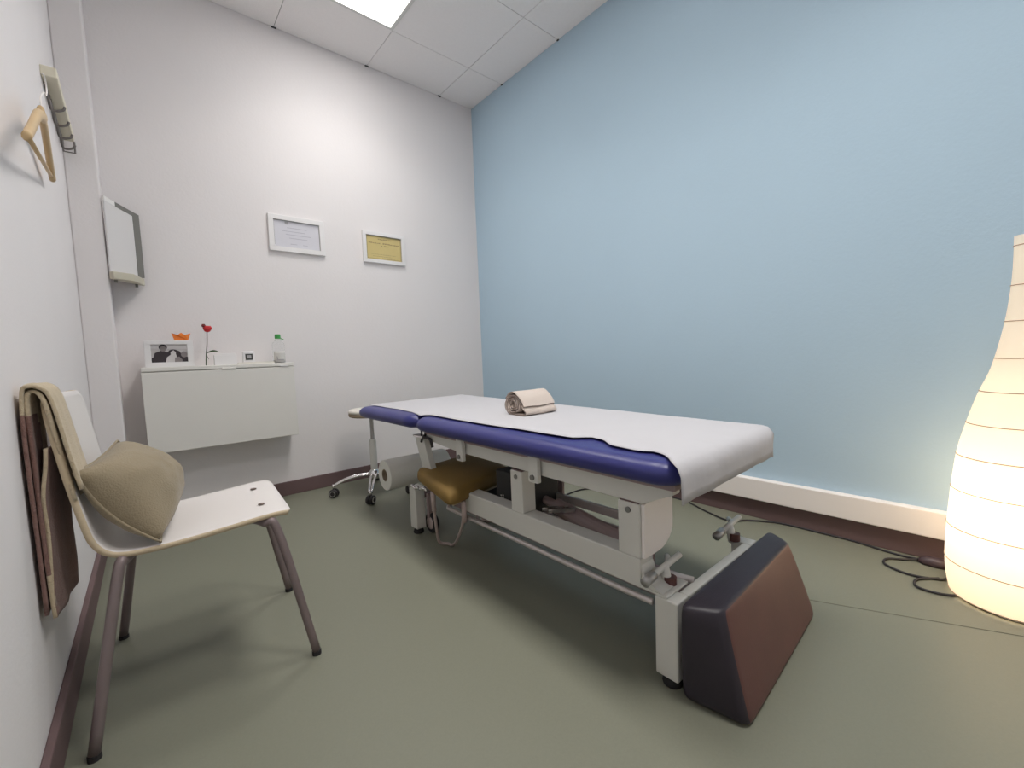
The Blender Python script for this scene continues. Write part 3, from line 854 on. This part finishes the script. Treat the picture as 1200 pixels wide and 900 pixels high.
# ------------------------------------------------------------------ certificates on the white wall
def certificate(x0, x1, z0, z1, label, kind):
    t = thing('framed_certificate', label, 'framed certificate', ((x0+x1)/2, YB, z0))
    y0 = YB-.018
    w = .030 if kind == 'pale' else .026
    b = BM()
    box(b, (x0, y0, z0), (x1, YB, z0+w)); box(b, (x0, y0, z1-w), (x1, YB, z1))
    box(b, (x0, y0, z0+w), (x0+w, YB, z1-w)); box(b, (x1-w, y0, z0+w), (x1, YB, z1-w))
    obj('frame', b, M['frame'], t, bevel=.002)
    yl = YB-.008
    b = BM(); g = .003
    box(b, (x0+w, yl, z0+w), (x1-w, YB-.002, z0+w+g)) if kind == 'yellow' else None
    box(b, (x0+w, yl-.004, z1-w-g), (x1-w, YB-.002, z1-w)); box(b, (x0+w, yl-.004, z0+w+(.0 if kind == 'yellow' else .012)), (x0+w+g, YB-.002, z1-w)); box(b, (x1-w-g, yl-.004, z0+w), (x1-w, YB-.002, z1-w))
    obj('liner', b, M['mount'], t)
    s = obj('sheet', boxb((x0+w, yl, z0+w), (x1-w, YB-.002, z1-w)), M['cert'] if kind == 'pale' else M['ycert'], t)
    cx = (x0+x1)/2
    if kind == 'pale':
        b = BM(); box(b, (x0+.098, yl-.001, z1-.054), (x0+.118, yl, z1-.036)); obj('emblem', b, M['greyink'], s)
        b = BM()
        for (za, xs) in ((z1-.075, [(-.06, .06)]), (z1-.098, [(-.09, .05)]), (z1-.118, [(-.07, .085)]), (z1-.140, [(-.05, .06)]), (z0+.052, [(-.045, -.005)]), (z0+.0525, [(.03, .06)])):
            b = BM()
            for (a, c) in xs: box(b, (cx+a, yl-.0006, za), (cx+c, yl, za+.0035))
            obj('text_line', b, M['paleink'], s)
    else:
        b = BM()
        for (a0, a1, c0, c1) in ((x0+w+.006, x1-w-.006, z0+w+.006, z0+w+.010), (x0+w+.006, x1-w-.006, z1-w-.010, z1-w-.006)):
            box(b, (a0, yl-.0006, c0), (a1, yl, c1))
        box(b, (x0+w+.006, yl-.0006, z0+w+.01), (x0+w+.010, yl, z1-w-.01)); box(b, (x1-w-.010, yl-.0006, z0+w+.01), (x1-w-.006, yl, z1-w-.01))
        obj('border', b, M['yborder'], s)
        b = BM(); rnd = random.Random(3)
        for (za, hh, a, c) in ((z1-.054, .008, -.045, .055), (z1-.084, .009, -.118, -.030), (z1-.084, .009, -.010, .118), (z1-.101, .007, -.022, -.014), (z1-.101, .007, .0, .035), (z0+.05, .004, -.09, .06), (z0+.064, .004, -.10, .09), (z0+.038, .004, -.02, .08)):
            x = cx+a; b = BM()
            while x < cx+c:
                ww = rnd.uniform(.006, .016)
                if hh > .006: box(b, (x, yl-.0008, za), (min(x+ww, cx+c), yl, za+hh*rnd.uniform(.6, 1)))
                else: box(b, (x, yl-.0006, za), (min(x+ww, cx+c), yl, za+hh*.5))
                x += ww + .003
            obj('text_line', b, M['ink'], s)
certificate(.652, .990, 1.586, 1.816, 'white framed pale certificate, left of the two on the white wall', 'pale')
certificate(1.256, 1.584, 1.580, 1.806, 'white framed yellow certificate nearest the blue wall', 'yellow')

# ------------------------------------------------------------------ wall cabinet and the things on it
cb = thing('wall_cabinet', 'white shallow cabinet hung on the wall below the mirror', 'cabinet', (.34, 2.99, .42))
cx0, cx1, cy0, cz0, cz1 = -.022, .700, 2.905, .418, .872
obj('body', boxb((cx0, cy0+.020, cz0), (cx1, YB, cz1-.022)), M['cab'], cb, bevel=.003)
b = BM()
top = boxb((cx0, cy0, cz1-.022), (cx1, YB, cz1))
tp = obj('top', top, M['cab'], cb, bevel=.003)
b = BM()                                     # flap door with a grip notch at its upper edge
poly = [(cx0, cz0), (cx1, cz0), (cx1, cz1-.026), (.420, cz1-.026), (.410, cz1-.036), (.345, cz1-.036), (.335, cz1-.026), (cx0, cz1-.026)]
poly = [(cx0, cz0), (cx1, cz0), (cx1, cz1-.026), (cx0, cz1-.026)]
prism(b, poly, 'y', cy0, cy0+.018)
dr = obj('door', b, M['cab'], cb, bevel=.003)
obj('grip', boxb((.325, cy0-.004, cz1-.028), (.395, cy0+.012, cz1-.016)), M['cab'], dr, bevel=.003)
obj('magnet', boxb((.622, cy0-.004, cz1-.024), (.668, cy0+.006, cz1-.016)), M['frame'], dr, bevel=.001)
ZT = cz1
# photo frame with a black and white picture of two people
pf = thing('photo_frame', 'white photo frame with black and white picture on the cabinet', 'photo frame', (.10, 2.96, ZT))
b = BM(); w = .026; fx0, fx1, fz0, fz1 = .0, .206, ZT, ZT+.142
box(b, (fx0, 2.945, fz0), (fx1, 2.985, fz0+w)); box(b, (fx0, 2.945, fz1-w+.006), (fx1, 2.985, fz1))
box(b, (fx0, 2.945, fz0+w), (fx0+w, 2.985, fz1-w+.006)); box(b, (fx1-w, 2.945, fz0+w), (fx1, 2.985, fz1-w+.006))
obj('frame', b, M['frame'], pf, bevel=.0015)
px0, px1, pz0, pz1 = fx0+w, fx1-w, fz0+w, fz1-w+.006
pic = obj('picture', boxb((px0, 2.955, pz0), (px1, 2.983, pz1)), M['photo_bg'], pf)
PW, PH = px1-px0, pz1-pz0
def patch(name, pts, m, d):
    b = BM(); prism(b, [(px0+PW*p[0], pz0+PH*p[1]) for p in pts], 'y', 2.955-d, 2.9552-d+.0003); return obj(name, b, m, pic)
def ell(cx, cy, rx, ry, n=18): return [(cx+rx*math.cos(2*PI*k/n), cy+ry*math.sin(2*PI*k/n)) for k in range(n)]
patch('background', [(0, .78), (1, .72), (1, 1), (0, 1)], M['photo_lt'], .0002)
patch('dark_jumper', [(0, 0), (0, .22), (.06, .30), (.10, .52), (.20, .60), (.30, .66), (.44, .55), (.52, .66), (.66, .70), (.78, .60), (.86, .35), (1, .28), (1, 0)], M['photo_dk'], .0006)
patch('hair', ell(.33, .83, .115, .17), M['photo_dk'], .0009)
patch('face', ell(.33, .75, .085, .15), M['photo_md'], .0012)
patch('pale_shirt', [(.38, 0), (.42, .28), (.52, .40), (.56, .62), (.62, .66), (.68, .40), (.70, .10), (.66, 0)], M['photo_lt'], .0015)
patch('sleeve', [(.62, 0), (.64, .25), (.76, .30), (.84, .12), (.84, 0)], M['photo_md'], .0018)
patch('second_hair', ell(.60, .58, .13, .13), M['photo_dk'], .0010)
patch('second_face', ell(.60, .50, .075, .13), M['photo_lt'], .0021)
patch('cushion', ell(.90, .42, .09, .17), M['photo_md'], .0009)
# folded paper boat standing on the photo frame
b = BM()
bx, by, bz = .160, 2.965, fz1
def tri(a): return [b.verts.new(v) for v in a]
L = .042
V = [b.verts.new(v) for v in [(bx-.030, by-.010, bz), (bx+.028, by-.010, bz), (bx+L, by, bz+.040), (bx+.016, by-.013, bz+.030), (bx, by-.004, bz+.043), (bx-.016, by-.013, bz+.030), (bx-L, by, bz+.041),
                              (bx-.030, by+.010, bz), (bx+.028, by+.010, bz), (bx+.016, by+.013, bz+.030), (bx, by+.004, bz+.043), (bx-.016, by+.013, bz+.030)]]
for f in [(0,1,2,3,5,6), (8,7,6,11,9,2), (5,3,4), (9,11,10), (0,7,8,1), (3,9,10,4), (5,4,10,11), (6,7,0), (2,1,8), (3,2,9), (5,11,6)]:
    try: b.faces.new([V[i] for i in f])
    except ValueError: pass
tag(obj('paper_boat', b, M['orange'], None), 'small orange paper boat on top of the photo frame', 'paper boat')
# tulip leaning behind the photo frame
fl = thing('red_flower', 'single red flower with dark stem standing beside the photo frame', 'flower', (.262, 2.955, ZT))
b = BM(); tube(b, smoothpath([(.259, 2.955, ZT+.001), (.264, 2.955, ZT+.06), (.272, 2.957, ZT+.12), (.277, 2.958, ZT+.19)], 6), .0026, 8)
obj('stem', b, M['green'], fl, smooth=True)
b = BM()
lathe(b, [(.003, 0), (.012, .003), (.0185, .013), (.0205, .024), (.018, .034), (.012, .031), (.004, .012)], (.279, 2.958, ZT+.188), 20)
hd = obj('flower_head', b, M['red'], fl, smooth=True)
b = BM(); lathe(b, [(0, 0), (.008, .002), (.010, .010), (.007, .018), (0, .019)], (.263, 2.952, ZT+.214), 14)
obj('petal', b, M['darkred'], hd, smooth=True)
b = BM(); lathe(b, [(0, -.012), (.010, -.008), (.013, .002), (.008, .010), (0, .012)], (.288, 2.950, ZT+.210), 14)
obj('petal', b, M['red'], hd, smooth=True)
b = BM()
def leaf(u, v):
    w = .009*math.sin(PI*min(1, u*1.05))*(1-.3*u)
    return (.264+.062*u, 2.952 + w*(v-.5)*1.0, ZT+.068 + .016*math.sin(u*PI*.8) - .004*u + .006*(v-.5)*math.sin(PI*u)*1.6)
grid(b, leaf, 12, 4); obj('leaf', b, M['green'], fl, smooth=True, solid=.0015, solid_off=0)
b = BM()
def leaf2(u, v):
    w = .006*math.sin(PI*u)
    return (.262+.012*u, 2.951 + w*(v-.5), ZT+.066 - .03*u + .004*(v-.5))
grid(b, leaf2, 8, 3); obj('leaf', b, M['green'], fl, smooth=True, solid=.0015, solid_off=0)
# small white card box behind
bx_ = thing('card_holder', 'small white open box between the red flower and the clock', 'box', (.355, 2.97, ZT))
b = BM()
box(b, (.300, 2.945, ZT), (.408, 2.948, ZT+.056)); box(b, (.300, 2.990, ZT), (.408, 2.993, ZT+.066))
box(b, (.300, 2.948, ZT), (.303, 2.990, ZT+.056)); box(b, (.405, 2.948, ZT), (.408, 2.990, ZT+.056)); box(b, (.303, 2.948, ZT), (.405, 2.990, ZT+.004))
obj('holder', b, M['frame'], bx_, bevel=.001)
obj('cards', boxb((.306, 2.952, ZT+.004), (.402, 2.986, ZT+.052)), M['white_lac'], bx_)
# tray with the clock
ty = obj('tray', BM(), M['tray']) if False else None
b = BM()
prism(b, [(2.935, ZT), (3.035, ZT), (3.035, ZT+.011), (3.031, ZT+.011), (3.029, ZT+.006), (2.941, ZT+.006), (2.939, ZT+.011), (2.935, ZT+.011)], 'x', .412, .600)
tag(obj('tray', b, M['tray'], None, weld=False), 'flat cream tray under the small clock', 'tray')
ck = thing('digital_clock', 'small white clock with dark square display on the tray', 'clock', (.471, 2.97, ZT+.006))
b = BM(); prism(b, [(2.955, ZT+.0065), (2.990, ZT+.0065), (2.984, ZT+.076), (2.962, ZT+.076)], 'x', .441, .503)
bd = obj('case', b, M['frame'], ck, bevel=.006, seg=3)
b = BM(); prism(b, [(2.9545, ZT+.024), (2.962, ZT+.024), (2.966, ZT+.060), (2.9585, ZT+.060)], 'x', .453, .491); obj('display', b, M['screen'], ck)
b = BM(); prism(b, [(2.9548, ZT+.034), (2.960, ZT+.034), (2.962, ZT+.052), (2.9568, ZT+.052)], 'x', .461, .483); obj('digits', b, M['mount'], ck)
# bottle
bt = thing('pump_bottle', 'clear plastic bottle with green cap at the right end of the cabinet', 'bottle', (.634, 2.965, ZT))
bcx, bcy = .634, 2.965
b = BM(); lathe(b, [(0, 0), (.030, 0), (.034, .004), (.034, .110), (.031, .122), (.018, .136), (.013, .141), (.013, .150)], (bcx, bcy, ZT), 28)
obj('bottle_body', b, M['clear'], bt, smooth=True)
b = BM(); lathe(b, [(0, .002), (.0275, .002), (.0310, .006), (.0310, .018), (.0, .018)], (bcx, bcy, ZT), 24)
obj('gel', b, M['photo_lt'], bt, smooth=True)
b = BM()
def lab(u, v):
    a = -PI/2 + (u-.5)*2.2
    return (bcx + .0346*math.cos(a), bcy + .0346*math.sin(a), ZT+.012+.058*v)
grid(b, lab, 16, 4); lb = obj('bottle_label', b, M['label'], bt, smooth=True, solid=.0006, solid_off=1)
b = BM()
def lab2(u, v):
    a = -PI/2 - .55 + u*1.15
    return (bcx + .0356*math.cos(a), bcy + .0356*math.sin(a), ZT+.014+.008*v + (.018*v if u < .12 else 0))
grid(b, lab2, 12, 2); obj('print_mark', b, M['mount'], lb, smooth=True)
b = BM(); lathe(b, [(0, .148), (.016, .148), (.0165, .152), (.0165, .172), (.014, .176), (0, .176)], (bcx, bcy, ZT), 20)
cp = obj('cap', b, M['capgreen'], bt, smooth=False)
b = BM(); tube(b, [(bcx+.010, bcy-.004, ZT+.152), (bcx+.030, bcy-.010, ZT+.143)], .0028, 8); obj('spout', b, M['capgreen'], cp)

# ------------------------------------------------------------------ paper floor lamp
LX, LY = 2.072, -.025
lm = thing('floor_lamp', 'tall glowing white paper floor lamp beside the blue wall', 'lamp', (LX, LY, 0))
lprof = [(.148, .012), (.156, .06), (.1600, .12), (.1595, .18), (.1575, .24), (.154, .30), (.150, .365), (.1455, .42), (.140, .478), (.131, .53), (.119, .585), (.106, .64), (.0925, .69), (.0735, .747), (.0635, .79), (.051, .858), (.041, .93), (.034, 1.01), (.031, 1.08), (.031, 1.17)]
b = BM()
P = smoothpath([(r, 0, z) for (r, z) in lprof], 3)
lathe(b, [(p.x, p.z) for p in P], (LX, LY, 0), 64)
obj('lamp_shade', b, M['shade'], lm, smooth=True)
def rad(z):
    for (r0, z0), (r1, z1) in zip(lprof, lprof[1:]):
        if z0 <= z <= z1: return r0 + (r1-r0)*(z-z0)/(z1-z0)
    return lprof[0][0]
for z in (.012, .123, .240, .365, .478, .585, .69, .795, .91, 1.02, 1.14):
    b = BM(); r = rad(z) + .0006
    tube(b, [(LX + r*math.cos(2*PI*k/64), LY + r*math.sin(2*PI*k/64), z) for k in range(65)], .0014, 6, cap=False)
    obj('shade_ring', b, M['ring'], lm, smooth=True)
b = BM(); lathe(b, [(0, 0), (.13, 0), (.135, .004), (.13, .010), (.02, .012), (.012, .03), (.012, .12), (0, .12)], (LX, LY, 0), 32)
obj('base', b, M['trunk'], lm, smooth=False)
b = BM(); lathe(b, [(0, .12), (.012, .122), (.014, .15), (.028, .185), (.031, .21), (.024, .235), (0, .245)], (LX, LY, 0), 24)
obj('bulb', b, emis('bulb_glass', (1, .86, .68), 8), lm, smooth=True)
PL = bpy.data.lights.new('bulb_light', 'POINT'); PL.energy = 3.4; PL.color = (1, .77, .52); PL.shadow_soft_size = .06
po = bpy.data.objects.new('bulb_light', PL); COL.objects.link(po); po.parent = lm; po.location = (0, 0, .33)

# lamp cord with its switch, running along the skirting under the couch
cd_pts = [(1.86, 1.735, .005), (1.96, 1.74, .005), (2.05, 1.715, .005), (2.16, 1.58, .005), (2.235, 1.38, .005), (2.258, 1.20, .005), (2.175, 1.015, .005), (2.135, .89, .005), (2.205, .82, .005), (2.265, .70, .005), (2.268, .56, .005), (2.266, .43, .005), (2.245, .33, .005), (2.235, .26, .005), (2.232, .205, .010)]
cord = bpy.data.objects
b = BM(); tube(b, smoothpath(cd_pts, 6), .0042, 8)
pc = obj('power_cord', b, M['black'], None, smooth=True)
tag(pc, 'black power cord running along the skirting to the paper lamp', 'cord')
b = BM(); tube(b, smoothpath([(2.232, .205, .012), (2.20, .255, .005), (2.163, .300, .005), (2.105, .295, .005), (2.070, .225, .005), (2.095, .150, .005), (2.125, .128, .005)], 7), .0042, 8)
obj('cord_loop', b, M['black'], pc, smooth=True)
b = BM(); tube(b, smoothpath([(2.105, .150, .005), (2.045, .200, .005), (1.985, .195, .005), (1.975, .150, .005), (1.992, .108, .005), (2.02, .085, .006)], 7), .0042, 8)
obj('cord_loop', b, M['black'], pc, smooth=True)
b = BM(); lathe(b, [(0, 0), (.026, 0), (.032, .006), (.030, .018), (.018, .030), (.008, .033), (0, .033)], (2.225, .170, 0), 24, Matrix.Diagonal((.75, 1.5, 1, 1)))
obj('foot_switch', b, M['switch'], pc, smooth=True)
b = BM(); tube(b, smoothpath([(2.215, .145, .010), (2.19, .125, .006), (2.16, .12, .005)], 5), .0042, 8)
obj('cord_lead', b, M['black'], pc, smooth=True)

# ------------------------------------------------------------------ world, camera, exposure
w = bpy.data.worlds.new('world'); scene.world = w; w.use_nodes = True
w.node_tree.nodes['Background'].inputs['Color'].default_value = (.02, .02, .02, 1)
w.node_tree.nodes['Background'].inputs['Strength'].default_value = 1.0

X = Vector((0.75862844, -0.07495818, 0.64719716)); Y = Vector((-0.65034049, -0.02728701, 0.7591526)); Z = Vector((-0.03924462, -0.99681327, -0.06944904))
right = Vector((X[0], Y[0], Z[0])); down = Vector((X[1], Y[1], Z[1])); fwd = Vector((X[2], Y[2], Z[2]))
cam = bpy.data.cameras.new('camera'); cam.sensor_width = 36; cam.lens = 500.78/1200*36; cam.clip_start = .02
co = bpy.data.objects.new('camera', cam); COL.objects.link(co)
R3 = Matrix((right, -down, -fwd)).transposed()
co.matrix_world = Matrix.Translation((0, 0, .868)) @ R3.to_4x4()
scene.camera = co
scene.view_settings.view_transform = 'Standard'
scene.view_settings.look = 'None'
scene.view_settings.gamma = 1
scene.view_settings.use_curve_mapping = False
scene.view_settings.exposure = 0.0
scene.cycles.use_denoising = True
scene.cycles.max_bounces = 10
scene.cycles.diffuse_bounces = 6
scene.cycles.sample_clamp_indirect = 6
